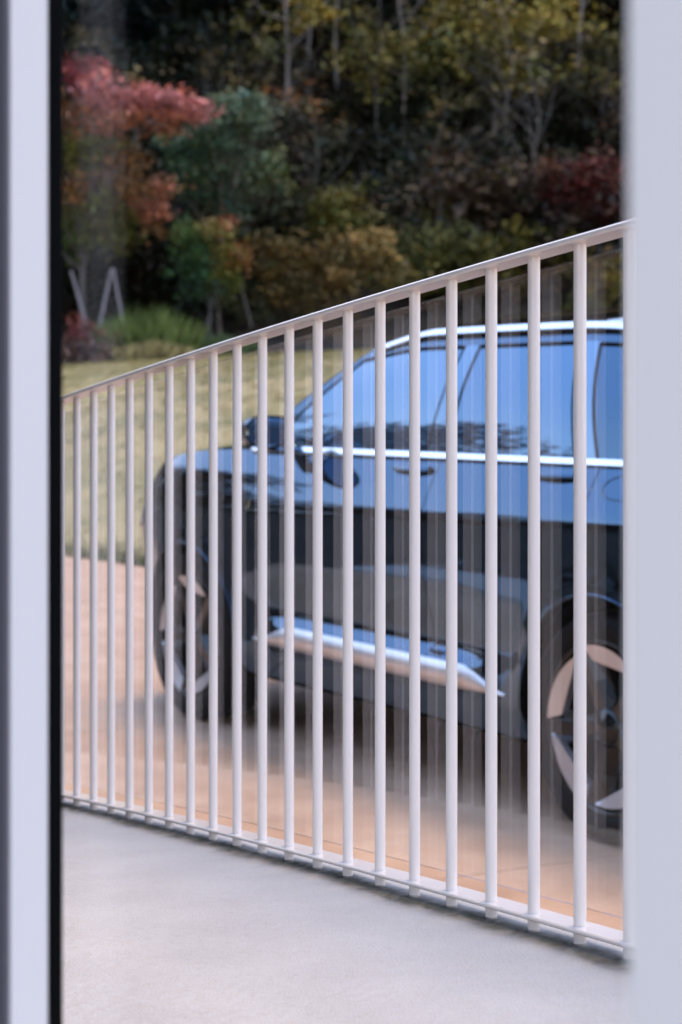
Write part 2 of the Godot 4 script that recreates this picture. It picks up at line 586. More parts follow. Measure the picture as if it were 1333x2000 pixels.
func make_car() -> void:
	var front := Vector3(-0.754, 0, -8.87)
	var o := thing("parked_car", "dark green almost black sport utility car parked on the tan drive behind the white balustrade", "car", Vector3.ZERO)
	o.basis = Basis(Vector3(0.540, 0, 0.8417), Vector3.UP, Vector3(-0.8417, 0, 0.540))
	o.position = front + Vector3(0.8417, 0, -0.540)
	var g := 0.0028
	for sg in [1.0, -1.0]:
		var panels := [["front_bumper", -0.9, -0.52], ["front_wing", -0.52, 0.62], ["front_door", 0.62, 1.96], ["rear_door", 1.96, 2.90], ["rear_wing", 2.90, 3.62], ["rear_bumper", 3.62, 4.1]]
		for pn in panels:
			var d := part(pn[0], body_panel(pn[1] + g, pn[2] - g, sg), M.car_paint, o)
			if pn[0] in ["front_door", "rear_door"]:
				var at: float = 1.80 if pn[0] == "front_door" else 2.68
				var st := st_new()
				var pts := []
				for i in 9:
					var t := i / 8.0
					var p := side_point(at - 0.12 + 0.24 * t, 1.235)
					pts.append(Vector3(p.x, p.y, (p.z + 0.012 * sin(PI * t)) * sg))
				strip(st, pts, Vector3(0, 0.9, -0.4 * sg), Vector3(0, 0.35, 0.93 * sg), 0.024, 0.018)
				part("handle", done(st), M.car_paint, d)
		# fuel flap outline on the rear wing
		if sg > 0:
			var st := st_new()
			var ring := []
			for k in 33:
				var a := TAU * k / 32.0
				var p := side_point(3.06 + 0.10 * cos(a), 1.20 + 0.045 * sin(a))
				ring.append(p + Vector3(0, 0, 0.001))
			var rr := []
			rr.resize(33)
			rr.fill(0.002)
			tube(st, ring, rr, 5, false)
			part("fuel_flap", done(st), M.gloss_black, o)
		# greenhouse
		for w in [["window", 0.045, 0.405, 0.025, 0.875, "car_glass"], ["window", 0.445, 0.665, 0.025, 0.875, "rear_glass"], ["window", 0.70, 0.90, 0.03, 0.865, "quarter_glass"]]:
			var win := part(w[0], house_patch(w[1], w[2], w[3], w[4], sg), M[w[5]], o)
			var st := st_new()
			for e in [[w[1], w[1] + 0.0001, 0], [w[2], w[2] + 0.0001, 0]]:
				var pts := []
				for j in 9:
					pts.append(house_point(e[0], lerpf(w[3], w[4], j / 8.0), sg))
				tube(st, pts, [0.006, 0.006, 0.006, 0.006, 0.006, 0.006, 0.006, 0.006, 0.006], 6)
			var top := []
			var rad := []
			for j in 13:
				top.append(house_point(lerpf(w[1], w[2], j / 12.0), w[4], sg))
				rad.append(0.008)
			tube(st, top, rad, 6)
			part("window_seal", done(st), M.matt_black, win)
		part("front_pillar", house_patch(0.0, 0.045, 0.0, 1.0, sg), M.car_paint, o)
		part("middle_pillar", house_patch(0.405, 0.445, 0.0, 0.89, sg, 0.002), M.car_glass, o)
		part("rear_pillar", house_patch(0.665, 0.70, 0.0, 0.89, sg, 0.002), M.car_glass, o)
		part("tail_pillar", house_patch(0.90, 1.0, 0.0, 1.0, sg), M.car_paint, o)
		part("roof_edge", house_patch(0.045, 0.90, 0.875, 1.0, sg, 0.0, 0.0, 24), M.car_paint, o)
		part("window_ledge", house_patch(0.045, 0.90, -0.02, 0.028, sg, 0.0, 0.0, 24), M.matt_black, o)
		# bright mouldings
		var st := st_new()
		var pts := []
		for i in 41:
			var p := house_point(lerpf(0.02, 0.985, i / 40.0), 0.0, sg)
			pts.append(p + Vector3(0, 0.006, 0.004 * sg))
		strip(st, pts, Vector3(0, 0.86, -0.5 * sg), Vector3(0, 0.5, 0.86 * sg), 0.032, 0.014)
		part("belt_moulding", done(st), M.chrome, o)
		st = st_new()
		pts = []
		for i in 41:
			var q := lerpf(0.03, 0.93, i / 40.0)
			var p := house_point(q, 1.0, sg)
			pts.append(p + Vector3(0, -0.012 + 0.008 * sin(PI * i / 40.0), 0.004 * sg))
		strip(st, pts, Vector3(0, 0.86, -0.5 * sg), Vector3(0, 0.5, 0.86 * sg), 0.036, 0.02)
		part("roof_moulding", done(st), M.chrome, o)
		# sill spear: a satin metal blade along the foot of the doors
		st = st_new()
		var rows := []
		for i in 33:
			var t := i / 32.0
			var s := lerpf(0.60, 2.43, t)
			var lowh := lerpf(0.445, 0.428, t)
			var tall := 0.084 * smoothstep(0.0, 0.22, t) * (1.0 - smoothstep(0.86, 1.0, t)) + 0.006
			var base := side_point(s, 0.47).z + 0.006
			rows.append([Vector3(s, lowh - 0.004, (base - 0.014) * sg), Vector3(s, lowh, base * sg), Vector3(s, lowh + tall * 0.5, (base + 0.003) * sg), Vector3(s, lowh + tall, (base - 0.002) * sg), Vector3(s, lowh + tall + 0.003, (base - 0.014) * sg)])
		grid(st, rows, sg < 0)
		part("sill_moulding", done(st), M.satin_metal, o)
		# arches: a lip and a liner
		for c in [0.0, BASE]:
			st = st_new()
			var lip := []
			var lr := []
			for k in 41:
				var a := PI * k / 40.0
				var p := side_point(c - (ARCH + 0.006) * cos(a), AXLE + (ARCH + 0.006) * sin(a))
				lip.append(Vector3(p.x, p.y, (p.z + 0.001) * sg))
				lr.append(0.0045)
			tube(st, lip, lr, 6)
			part("arch_lip", done(st), M.car_paint, o)
			st = st_new()
			var lrows := []
			for k in 33:
				var a := lerpf(-0.25, PI + 0.25, k / 32.0)
				var row := []
				for z in [0.925, 0.75, 0.58]:
					row.append(Vector3(c - 0.455 * cos(a), AXLE + 0.455 * sin(a), z * sg))
				row.append(Vector3(c - 0.02 * cos(a), AXLE + 0.02 * sin(a), 0.57 * sg))
				lrows.append(row)
			grid(st, lrows)
			part("wheel_well", done(st), M.matt_black, o)
			make_wheel(o, c, sg)
		# mirror
		st = st_new()
		var mrows := []
		for i in 13:
			var t := i / 12.0
			var grow := pow(sin(PI * 0.5 * (0.04 + 0.96 * t)), 0.7)
			var row := []
			for k in 25:
				var a := TAU * k / 24.0
				var cx := signf(cos(a)) * pow(absf(cos(a)), 0.7)
				var cy := signf(sin(a)) * pow(absf(sin(a)), 0.7)
				row.append(Vector3(lerpf(0.74, 0.945, t), 1.375 + cy * 0.072 * grow, (1.075 + cx * 0.115 * grow) * sg))
			mrows.append(row)
		grid(st, mrows, sg < 0)
		bx(st, Vector3(0.80, 1.285, minf(0.86 * sg, 1.02 * sg)), Vector3(0.90, 1.318, maxf(0.86 * sg, 1.02 * sg)), 0.01)
		var mir := part("mirror", done(st), M.car_paint, o)
		st = st_new()
		st.set_smooth_group(0xFFFFFFFF)
		var rim := []
		for k in 24:
			var a := TAU * k / 24.0
			rim.append(Vector3(0.938, 1.375 + signf(sin(a)) * pow(absf(sin(a)), 0.7) * 0.062, (1.075 + signf(cos(a)) * pow(absf(cos(a)), 0.7) * 0.104) * sg))
		for k in range(1, 23):
			tri(st, rim[0], rim[k], rim[k + 1])
		part("mirror_glass", done(st), M.car_glass, mir)
		# lamps
		st = st_new()
		var hrows := []
		for i in 9:
			var row := []
			for j in 6:
				var p := side_point(lerpf(-0.82, -0.46, i / 8.0), lerpf(1.0, 1.16, j / 5.0))
				row.append(Vector3(p.x - 0.004, p.y, (p.z + 0.004) * sg))
			hrows.append(row)
		grid(st, hrows, sg < 0)
		part("headlight", done(st), M.lamp_lens, o)
		st = st_new()
		hrows = []
		for i in 9:
			var row := []
			for j in 6:
				var p := side_point(lerpf(3.78, 4.04, i / 8.0), lerpf(0.98, 1.2, j / 5.0))
				row.append(Vector3(p.x + 0.004, p.y, (p.z + 0.004) * sg))
			hrows.append(row)
		grid(st, hrows, sg < 0)
		part("tail_lamp", done(st), M.red_lens, o)
	# bonnet
	var rows := []
	for s in columns_between(-0.8995, 0.55):
		var e := side_point(s, 1.29)
		var row := []
		for j in 17:
			var t := -1.0 + j / 8.0
			row.append(Vector3(s, e.y + 0.06 * (1.0 - pow(absf(t), 2.4)) * smoothstep(-0.9, -0.3, s), e.z * t))
		rows.append(row)
	part("bonnet", grid_mesh(rows), M.car_paint, o)
	rows = []
	for s in columns_between(2.9, 4.0995):
		var e := side_point(s, 1.29)
		var row := []
		for j in 9:
			row.append(Vector3(s, e.y - 0.002, e.z * (-1.0 + j / 4.0)))
		rows.append(row)
	part("tail_shelf", grid_mesh(rows), M.car_paint, o)
	# windscreen, roof, rear screen
	rows = []
	for i in 13:
		var v := i / 12.0
		var row := []
		for j in 17:
			var t := -1.0 + j / 8.0
			var b := 1.0 - t * t
			var pb := Vector3(0.42 - 0.27 * b, 1.283 + 0.05 * b, 0.882 * t)
			var pt := Vector3(1.15 - 0.13 * b, top_h(0.0) + 0.09 * b, 0.665 * t)
			row.append(pb.lerp(pt, v) + Vector3(-0.02, 0.02, 0) * sin(PI * v))
		rows.append(row)
	part("windscreen", grid_mesh(rows), M.car_glass, o)
	rows = []
	for i in 25:
		var q := i / 24.0
		var row := []
		for j in 17:
			var t := -1.0 + j / 8.0
			var b := 1.0 - t * t
			var p := house_point(q, 1.0, 1.0)
			row.append(Vector3(p.x - 0.13 * b * (1.0 - smoothstep(0.0, 0.25, q)) + 0.1 * b * smoothstep(0.8, 1.0, q), p.y + 0.10 * (1.0 - pow(absf(t), 2.6)), p.z * t))
		rows.append(row)
	part("roof", grid_mesh(rows), M.car_paint, o)
	rows = []
	for i in 9:
		var v := i / 8.0
		var row := []
		for j in 17:
			var t := -1.0 + j / 8.0
			var p := house_point(1.0, v, 1.0)
			row.append(Vector3(p.x + 0.1 * (1.0 - t * t), p.y + 0.06 * (1.0 - t * t) * v, p.z * t))
		rows.append(row)
	part("rear_window", grid_mesh(rows), M.car_glass, o)
	part("underbody", box_mesh(Vector3(-0.5, 0.25, -0.86), Vector3(3.6, 0.31, 0.86), 0.01), M.matt_black, o)
	var grille := part("grille", box_mesh(Vector3(-0.925, 0.55, -0.36), Vector3(-0.885, 0.92, 0.36), 0.01), M.chrome, o)
	for k in 11:
		part("vane", box_mesh(Vector3(-0.935, 0.57, -0.335 + k * 0.0655), Vector3(-0.92, 0.90, -0.315 + k * 0.0655), 0.002), M.gloss_black, grille)

# ---------------------------------------------------------------- the scene
func _ready() -> void:
	rng.seed = 11
	var cam := Camera3D.new()
	cam.name = "camera"
	cam.projection = Camera3D.PROJECTION_FRUSTUM
	cam.near = 0.05
	cam.far = 600.0
	cam.size = 2.0 * 0.05 * 1000.0 / F
	cam.frustum_offset = Vector2(0.0, -220.0 / F * 0.05)
	cam.position = Vector3(0, EYE, 0)
	var at := CameraAttributesPhysical.new()
	at.frustum_focal_length = 66.0
	at.frustum_focus_distance = 3.0
	at.frustum_near = 0.05
	at.frustum_far = 600.0
	at.exposure_aperture = 5.6
	cam.attributes = at
	add_child(cam)
	cam.current = true

	var env := Environment.new()
	env.background_mode = Environment.BG_SKY
	var sky := Sky.new()
	var sm := ProceduralSkyMaterial.new()
	sm.sky_top_color = Color(0.31, 0.46, 0.78).linear_to_srgb()
	sm.sky_horizon_color = Color(1.0, 0.94, 0.88).linear_to_srgb()
	sm.sky_curve = 0.18
	sm.sky_energy_multiplier = 1.15
	sm.ground_bottom_color = Color(0.2, 0.17, 0.14).linear_to_srgb()
	sm.ground_horizon_color = Color(0.35, 0.33, 0.3).linear_to_srgb()
	sky.sky_material = sm
	env.sky = sky
	env.tonemap_mode = Environment.TONE_MAPPER_LINEAR
	env.tonemap_exposure = 2.7
	env.sdfgi_enabled = true
	env.ssao_enabled = true
	env.ssil_enabled = true
	var we := WorldEnvironment.new()
	we.name = "environment"
	we.environment = env
	add_child(we)
	var sun := DirectionalLight3D.new()
	sun.name = "sun"
	sun.light_energy = 0.42
	sun.light_color = Color(1.0, 0.88, 0.75)
	sun.light_angular_distance = 25.0
	sun.shadow_enabled = true
	sun.look_at_from_position(Vector3(4, 24, -7), Vector3.ZERO, Vector3.UP)
	add_child(sun)

	make_materials()
	build_ground()
	build_building()
	build_balustrade()
	make_car()
	build_garden()
	build_forest()
	build_door()

func build_ground() -> void:
	# the hillside and all the land around
	var rows := []
	var xs := []
	var zs := []
	for i in 61:
		xs.append(-150.0 + i * 5.0)
	for i in 73:
		zs.append(-80.0 + i * 3.5)
	for x in xs:
		var row := []
		for z in zs:
			var d: float = (x + 1.82) * 0.795 + (z - 17.06) * 0.607
			row.append(Vector3(x, ground_at(x, z) - 0.2 - 1.0 * (1.0 - smoothstep(3.0, 14.0, d)), -z))
		rows.append(row)
	struct("terrain", grid_mesh(rows, true), M.forest_floor)
	# lawn, from the edge of the drive to the foot of the trees
	rows = []
	for i in 71:
		var a := -14.0 + i * 1.0            # along the edge of the drive
		var row := []
		for j in 41:
			var d := pow(j / 40.0, 1.4) * 30.0
			var x := -1.82 + 0.795 * d - 0.607 * a
			var z := 17.06 + 0.607 * d + 0.795 * a
			var zz := z
			var over := z - (51.0 + 0.12 * x)
			var h := ground_at(x, z)
			if over > 0.0:
				h -= over * 0.9
			row.append(Vector3(x, h + (0.03 if j > 0 else 0.002), -zz))
		rows.append(row)
	struct("lawn", grid_mesh(rows, true), M.lawn_grass)
	# ragged grass along the edge
	var tufts := crown_grass(2600, 41)
	var o := part("grass", tufts, M.leaf, self)
	o.set_meta("kind", "stuff")
	o.set_meta("label", "longer green grass along the edge of the tan drive")
	o.set_meta("category", "grass")
	var r := RandomNumberGenerator.new()
	r.seed = 61
	var mm := MultiMesh.new()
	mm.transform_format = MultiMesh.TRANSFORM_3D
	mm.use_colors = true
	mm.mesh = tuft_mesh()
	mm.instance_count = 18000
	for i in 18000:
		var x := 0.0
		var z := 0.0
		while true:
			z = 16.5 + 34.0 * sqrt(r.randf())
			x = r.randf_range(-0.17, 0.12) * z
			if (x + 1.82) * 0.795 + (z - 17.06) * 0.607 > 0.05:
				break
		var sc := r.randf_range(0.6, 1.5)
		mm.set_instance_transform(i, Transform3D(Basis(Vector3.UP, r.randf() * TAU).scaled(Vector3.ONE * sc), Vector3(x, ground_at(x, z) + 0.02, -z)))
		var t := r.randf_range(0.6, 1.15)
		mm.set_instance_color(i, Color(0.50 * t, 0.415 * t, 0.16 * t) if r.randf() < 0.75 else Color(0.26 * t, 0.28 * t, 0.09 * t))
	var tuft := MultiMeshInstance3D.new()
	tuft.name = "lawn_tufts"
	tuft.multimesh = mm
	tuft.material_override = M.leaf
	add_child(tuft)
	tuft.set_meta("kind", "stuff")
	tuft.set_meta("label", "short dry yellow and green tufts all over the lawn")
	tuft.set_meta("category", "grass")
	# drive: cast slabs with open joints
	var drive := Node3D.new()
	drive.name = "driveway"
	add_child(drive)
	drive.basis = Basis(AU, Vector3.UP, AN)
	drive.set_meta("kind", "structure")
	for i in 14:
		for j in 6:
			var u0 := 5.11 - 12.0 + i * 3.0
			var n0 := 1.70 + j * 3.0
			var sx := part("slab", box_mesh(Vector3(0.005, -0.15, 0.005), Vector3(2.995, 0, 2.995), 0.006), M.drive_concrete, drive, Vector3(u0, 0, n0))
	# the ramp with its landing
	var st := st_new()
	var rows2 := []
	for i in 41:
		var u := lerpf(-6.0, 9.6, i / 40.0)
		var t := ramp_top(u)
		rows2.append([Vector3(u, t, 0.60), Vector3(u, t, 1.587), Vector3(u, t - 0.010, 1.597), Vector3(u, -0.15, 1.597)])
	grid(st, rows2)
	var ramp := struct("ramp", done(st), M.ramp_concrete)
	ramp.basis = Basis(AU, Vector3.UP, AN)
	var bed := []
	for i in 31:
		var u := lerpf(3.02, 9.5, i / 30.0)
		var t := ramp_top(u)
		bed.append([Vector3(u, t - 0.03, 0.602), Vector3(u, t + 0.006, 0.62), Vector3(u, t + 0.010, 0.80), Vector3(u, t + 0.006, 0.985), Vector3(u, t - 0.03, 1.0)])
	part("added_dark_bed", grid_mesh(bed), M.added_bed_dark, ramp)  # added dark strip, unseen, keeps the pale ramp out of the panel's reflection
	part("shade_and_grime", shade_and_grime_mesh(), M.shade_and_grime, ramp).set_meta("kind", "stuff")  # rail's contact shade and some dirt, painted as a see-through strip

func ramp_top(u: float) -> float:
	return maxf(rail_mid(maxf(u - 2.232, -1.1)) - 0.520, 0.012)

func tuft_mesh() -> ArrayMesh:
	var r := RandomNumberGenerator.new()
	r.seed = 62
	var st := st_new()
	for k in 9:
		var o := Vector3(r.randfn() * 0.05, 0, r.randfn() * 0.05)
		var w := Vector3(r.randfn(), 0, r.randfn()).normalized() * 0.007
		st.set_normal(Vector3.UP)
		st.set_color(Color.WHITE)
		tri(st, o - w, o + w, o + Vector3(r.randfn() * 0.025, r.randf_range(0.015, 0.04), r.randfn() * 0.025))
	return st.commit()

func crown_grass(n: int, sd: int) -> ArrayMesh:
	var r := RandomNumberGenerator.new()
	r.seed = sd
	var v := PackedVector3Array()
	var cc := PackedColorArray()
	for i in n:
		var a := r.randf_range(-12.0, 24.0)
		var d := absf(r.randfn()) * 0.18 - 0.03
		var x := -1.82 + 0.795 * d - 0.607 * a
		var z := 17.06 + 0.607 * d + 0.795 * a
		var b := Vector3(x, ground_at(x, z) + 0.0, -z)
		var t := r.randf_range(0.6, 1.2)
		var q := Color(0.10 * t, 0.13 * t, 0.03 * t)
		for k in 5:
			var l := Vector3(r.randfn() * 0.04, r.randf_range(0.05, 0.13), r.randfn() * 0.04)
			var w := Vector3(r.randfn(), 0, r.randfn()).normalized() * 0.008
			var o := b + Vector3(r.randfn() * 0.03, 0, r.randfn() * 0.03)
			v.append_array([o - w, o + w, o + l])
			for z2 in 3:
				cc.append(q)
	var nn := PackedVector3Array()
	nn.resize(v.size())
	nn.fill(Vector3.UP)
	var arr := []
	arr.resize(Mesh.ARRAY_MAX)
	arr[Mesh.ARRAY_VERTEX] = v
	arr[Mesh.ARRAY_NORMAL] = nn
	arr[Mesh.ARRAY_COLOR] = cc
	var m := ArrayMesh.new()
	m.add_surface_from_arrays(Mesh.PRIMITIVE_TRIANGLES, arr)
	return m

func build_building() -> void:
	# the room behind the door: open at its back right to the daylight
	var o := thing("building", "dark clad building wall in which the glass door stands", "building", Vector3.ZERO)
	o.basis = Basis(AU, Vector3.UP, AN)
	var w := [["wall", Vector3(-6.0, 0.0, 0.47), Vector3(0.30, 3.4, 0.60), M.cladding], ["wall", Vector3(3.05, 0.0, 0.47), Vector3(7.4, 3.4, 0.60), M.cladding], ["wall", Vector3(0.30, 2.95, 0.47), Vector3(3.05, 3.4, 0.60), M.cladding],
		["wall", Vector3(0.30, -0.1, 0.47), Vector3(3.05, 0.70, 0.598), M.cladding], ["end_wall", Vector3(4.0, 0.70, -4.0), Vector3(4.1, 3.4, 0.465), M.charcoal], ["ceiling", Vector3(0.9, 3.405, -4.2), Vector3(7.0, 3.6, 0.75), M.charcoal], ["back_wall", Vector3(1.8, 0.705, -4.15), Vector3(3.99, 3.4, -4.05), M.charcoal], ["eaves", Vector3(-6.0, 3.405, 0.1), Vector3(0.895, 3.6, 0.75), M.plaster], ["floor", Vector3(1.6, 0.55, -4.2), Vector3(3.99, 0.70, 0.465), M.charcoal], ["floor", Vector3(-6.0, 0.55, -4.2), Vector3(1.595, 0.70, 0.465), M.stone_floor]]
	for p in w:
		part(p[0], box_mesh(p[1], p[2], 0.004), p[3], o)

func shade_and_grime_mesh() -> ArrayMesh:        # contact shade under the rail, painted with some dirt on the concrete
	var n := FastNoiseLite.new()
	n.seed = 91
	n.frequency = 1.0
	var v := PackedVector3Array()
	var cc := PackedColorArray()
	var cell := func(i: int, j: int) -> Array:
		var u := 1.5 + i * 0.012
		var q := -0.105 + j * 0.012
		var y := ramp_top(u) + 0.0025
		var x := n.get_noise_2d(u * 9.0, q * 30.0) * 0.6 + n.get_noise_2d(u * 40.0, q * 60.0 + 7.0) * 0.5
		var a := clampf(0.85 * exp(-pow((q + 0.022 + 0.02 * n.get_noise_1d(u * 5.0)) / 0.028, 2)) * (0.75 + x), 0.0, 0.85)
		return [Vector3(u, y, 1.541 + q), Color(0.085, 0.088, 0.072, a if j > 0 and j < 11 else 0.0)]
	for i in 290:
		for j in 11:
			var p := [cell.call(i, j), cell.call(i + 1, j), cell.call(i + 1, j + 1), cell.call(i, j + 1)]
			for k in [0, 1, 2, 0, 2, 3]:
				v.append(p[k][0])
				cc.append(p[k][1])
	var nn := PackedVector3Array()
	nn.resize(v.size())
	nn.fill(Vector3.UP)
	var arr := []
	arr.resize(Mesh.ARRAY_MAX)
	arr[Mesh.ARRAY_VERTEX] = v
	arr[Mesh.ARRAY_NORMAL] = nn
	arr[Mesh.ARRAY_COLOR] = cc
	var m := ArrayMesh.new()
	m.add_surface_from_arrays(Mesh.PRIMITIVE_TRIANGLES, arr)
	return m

func rail_mid(u: float) -> float:      # height of the balustrade's middle, u measured from the nearest bar in view
	return 1.2522 - 0.0858 * u - 0.0070 * u * absf(u)

func swept(u0: float, u1: float, h0: float, h1: float, n0: float, n1: float, c: float) -> ArrayMesh:
	var st := st_new()
	var rows := []
	for i in 31:
		var u := lerpf(u0, u1, i / 30.0)
		var y: float = rail_mid(u) - rail_mid(0.0)
		var row := []
		for p in [[h0, n0 + c], [h0 + c, n0], [h1 - c, n0], [h1, n0 + c], [h1, n1 - c], [h1 - c, n1], [h0 + c, n1], [h0, n1 - c], [h0, n0 + c]]:
			row.append(Vector3(u, y + p[0], p[1]))
		rows.append(row)
	st.set_smooth_group(0xFFFFFFFF)
	for i in 30:
		for k in 8:
			quad(st, rows[i][k], rows[i][k + 1], rows[i + 1][k + 1], rows[i + 1][k])
	for e in [0, 30]:
		for k in range(1, 7):
			tri(st, rows[e][0], rows[e][k], rows[e][k + 1])
	return done(st)

func build_balustrade() -> void:
	var o := thing("balustrade", "white metal balustrade of round bars between two flat rails, a clear panel behind them", "railing", Vector3.ZERO)
	o.basis = Basis(AU, Vector3.UP, AN)
	o.position = AU * 2.232 + AN * 1.541 + Vector3(0, rail_mid(0.0), 0)
	part("handrail", swept(-0.9, 3.3, 0.485, 0.494, -0.026, 0.026, 0.0025), M.rail_paint, o)
	part("bottom_rail", swept(-0.9, 3.3, -0.500, -0.493, -0.019, 0.028, 0.002), M.rail_paint, o)
	part("glass_panel", swept(-0.9, 3.3, -0.485, 0.478, 0.052, 0.060, 0.0), M.panel_glass, o)
	var st := st_new()
	tube(st, [Vector3(0, 0, 0), Vector3(0, 1.016, 0)], [0.0093, 0.0093], 20)
	var bar := done(st)
	for k in range(-6, 27):
		var u := k * 0.12
		part("bar", bar, M.rail_paint, o, Vector3(u, rail_mid(u) - rail_mid(0.0) - 0.529, 0))

func build_garden() -> void:
	var pink := Color(0.45, 0.165, 0.145)
	var red := Color(0.21, 0.045, 0.045)
	var coral := Color(0.31, 0.115, 0.065)
	var orange := Color(0.19, 0.085, 0.028)
	var lime := Color(0.105, 0.095, 0.016)
	var green := Color(0.055, 0.08, 0.018)
	# the maple with its three props
	var m := plant("maple_tree", "red and orange maple with layered branches, propped by stakes at the left of the lawn", "tree", 160, 49.0, [
		[150, 145, 50, 34, red, 630], [190, 165, 34, 20, pink, 420], [120, 210, 60, 50, orange, 546], [225, 200, 60, 22, pink, 1140], [300, 198, 64, 20, pink, 1260], [368, 214, 36, 18, pink, 540], [390, 232, 14, 14, pink, 96], [200, 240, 90, 28, coral, 840], [325, 240, 40, 20, coral, 251], [330, 264, 12, 22, orange, 62],
		[160, 300, 60, 40, lime, 780], [225, 320, 50, 26, orange, 294], [150, 375, 50, 34, orange, 378], [200, 290, 50, 26, lime, 294], [265, 375, 55, 30, orange, 546], [315, 365, 20, 24, coral, 134], [290, 408, 42, 20, coral, 378], [185, 430, 75, 38, lime, 1140], [220, 400, 50, 30, lime, 480], [150, 470, 50, 36, green, 660], [225, 460, 35, 28, lime, 300], [250, 300, 34, 22, orange, 134], [300, 440, 14, 26, orange, 84], [120, 420, 50, 40, lime, 480],
		], 0.10, 101, {"h": 6.5, "r": 0.12, "spread": 2.6, "limbs": 16, "lean": 0.2, "crown": true})
	for s in [[190, 665, 132, 525], [180, 625, 212, 522], [252, 600, 216, 522]]:
		var z := 48.2
		var k := z / F
		var p0 := Vector3((s[0] - 666.0) * k, EYE + (780.0 - s[1]) * k, -z) - m.position
		var p1 := Vector3((s[2] - 666.0) * k, EYE + (780.0 - s[3]) * k, -z - 0.6) - m.position
		p0.y = minf(p0.y, ground_at((s[0] - 666.0) * k, z) - m.position.y)
		part("stake", stake(p0, p1, 0.036), M.stake_wood, m)
	plant("feathery_shrub_tree", "dusty grey green feathery small tree with thin upright stems right of the maple", "tree", 430, 51.6, [
		[450, 230, 60, 50, Color(0.085, 0.116, 0.062), 1300], [400, 270, 60, 55, Color(0.054, 0.093, 0.046), 1100], [490, 220, 40, 45, Color(0.101, 0.132, 0.078), 700], [380, 350, 70, 50, Color(0.046, 0.078, 0.034), 900], [480, 330, 60, 50, Color(0.070, 0.093, 0.046), 800], [530, 330, 40, 40, Color(0.078, 0.101, 0.039), 500], [350, 290, 40, 40, Color(0.054, 0.109, 0.062), 500], [440, 410, 90, 40, Color(0.039, 0.054, 0.028), 700]],
		0.10, 102, {"h": 6.2, "r": 0.06, "spread": 2.6, "limbs": 16, "bark": "pale_bark", "crown": true})
	var y := plant("young_maple", "young green and orange tree on props between the maple and the dry shrubs", "tree", 408, 49.0, [
		[370, 455, 34, 22, Color(0.08, 0.13, 0.035), 520], [410, 450, 40, 18, Color(0.15, 0.13, 0.035), 420], [435, 435, 16, 12, coral, 110], [385, 510, 45, 36, Color(0.035, 0.075, 0.025), 700], [445, 510, 36, 32, Color(0.14, 0.11, 0.02), 520], [465, 500, 20, 22, orange, 240], [440, 550, 32, 22, Color(0.09, 0.10, 0.02), 300], [400, 560, 40, 22, Color(0.025, 0.05, 0.02), 300]],
		0.09, 103, {"h": 2.8, "r": 0.05, "spread": 0.9, "limbs": 7, "crown": true})
	for s in [[402, 640, 425, 545], [492, 640, 470, 560]]:
		var z := 48.6
		var k := z / F
		part("stake", stake(Vector3((s[0] - 666.0) * k, EYE + (780.0 - s[1]) * k, -z) - y.position, Vector3((s[2] - 666.0) * k, EYE + (780.0 - s[3]) * k, -z - 0.3) - y.position, 0.024), M.bark, y)
	# grasses and brush at the foot of the wood
	blades("tall_grass", "bright green clump of tall arching grass at the lawn's far left edge", 290, 47.0, 95, 115, Color(0.12, 0.17, 0.035), 4200, 51)
	blades("pale_grass", "low pale yellow grass in front of the tall green clump", 300, 46.0, 75, 45, Color(0.30, 0.25, 0.10), 2200, 52)
	blades("dark_sedge", "dark green sedge between the tall grass clump and the handrail", 430, 47.6, 80, 50, Color(0.055, 0.10, 0.03), 2600, 53)
	plant("brown_brush", "low heap of bare brown brushwood under the maple", "shrub", 180, 46.5, [[150, 690, 60, 30, Color(0.13, 0.075, 0.06), 700], [215, 690, 45, 28, Color(0.17, 0.10, 0.075), 500], [150, 645, 30, 25, Color(0.14, 0.035, 0.03), 260]], 0.09, 104)
	var gold := Color(0.115, 0.078, 0.024)
	var olive := Color(0.085, 0.08, 0.018)
	var yellow := Color(0.22, 0.17, 0.03)
	plant("dry_shrub", "brown gold dry shrub left of the handrail's middle", "shrub", 560, 51.5, [[520, 500, 60, 50, gold, 600], [580, 520, 70, 60, gold, 800], [540, 590, 90, 45, Color(0.075, 0.06, 0.022), 800], [620, 570, 60, 50, Color(0.11, 0.075, 0.025), 600], [480, 600, 60, 40, Color(0.05, 0.05, 0.02), 400]], 0.10, 105)
	plant("golden_shrub", "golden brown shrub just above the middle of the handrail", "shrub", 700, 51.0, [[660, 490, 50, 40, gold, 700], [720, 480, 45, 40, Color(0.18, 0.12, 0.034), 600], [690, 540, 80, 45, Color(0.12, 0.08, 0.025), 700], [760, 540, 50, 40, Color(0.09, 0.075, 0.02), 500]], 0.10, 106)
	plant("lime_shrub", "yellow green rounded shrub behind the golden brown shrub", "shrub", 640, 54.0, [[610, 410, 60, 36, Color(0.085, 0.085, 0.018), 900], [670, 420, 60, 40, Color(0.105, 0.095, 0.018), 1000], [590, 450, 60, 36, Color(0.06, 0.07, 0.015), 600], [690, 460, 50, 30, Color(0.10, 0.10, 0.02), 500]], 0.11, 107)
	plant("green_mound_shrub", "dense green mound of a shrub above the car's windscreen", "shrub", 840, 53.0, [[800, 490, 70, 45, Color(0.06, 0.066, 0.018), 1100], [870, 480, 70, 45, Color(0.07, 0.07, 0.018), 1100], [830, 540, 100, 40, olive, 900], [930, 500, 50, 40, Color(0.08, 0.075, 0.02), 600]], 0.11, 108)
	plant("sprouting_shrub", "loose olive shrub with pale yellow sprays, dark behind it", "shrub", 920, 56.0, [[930, 400, 60, 60, olive, 600], [980, 370, 50, 50, Color(0.12, 0.11, 0.03), 420], [900, 360, 40, 30, Color(0.18, 0.13, 0.04), 160], [860, 430, 60, 40, olive, 500], [1000, 440, 60, 40, yellow, 420]], 0.10, 109)
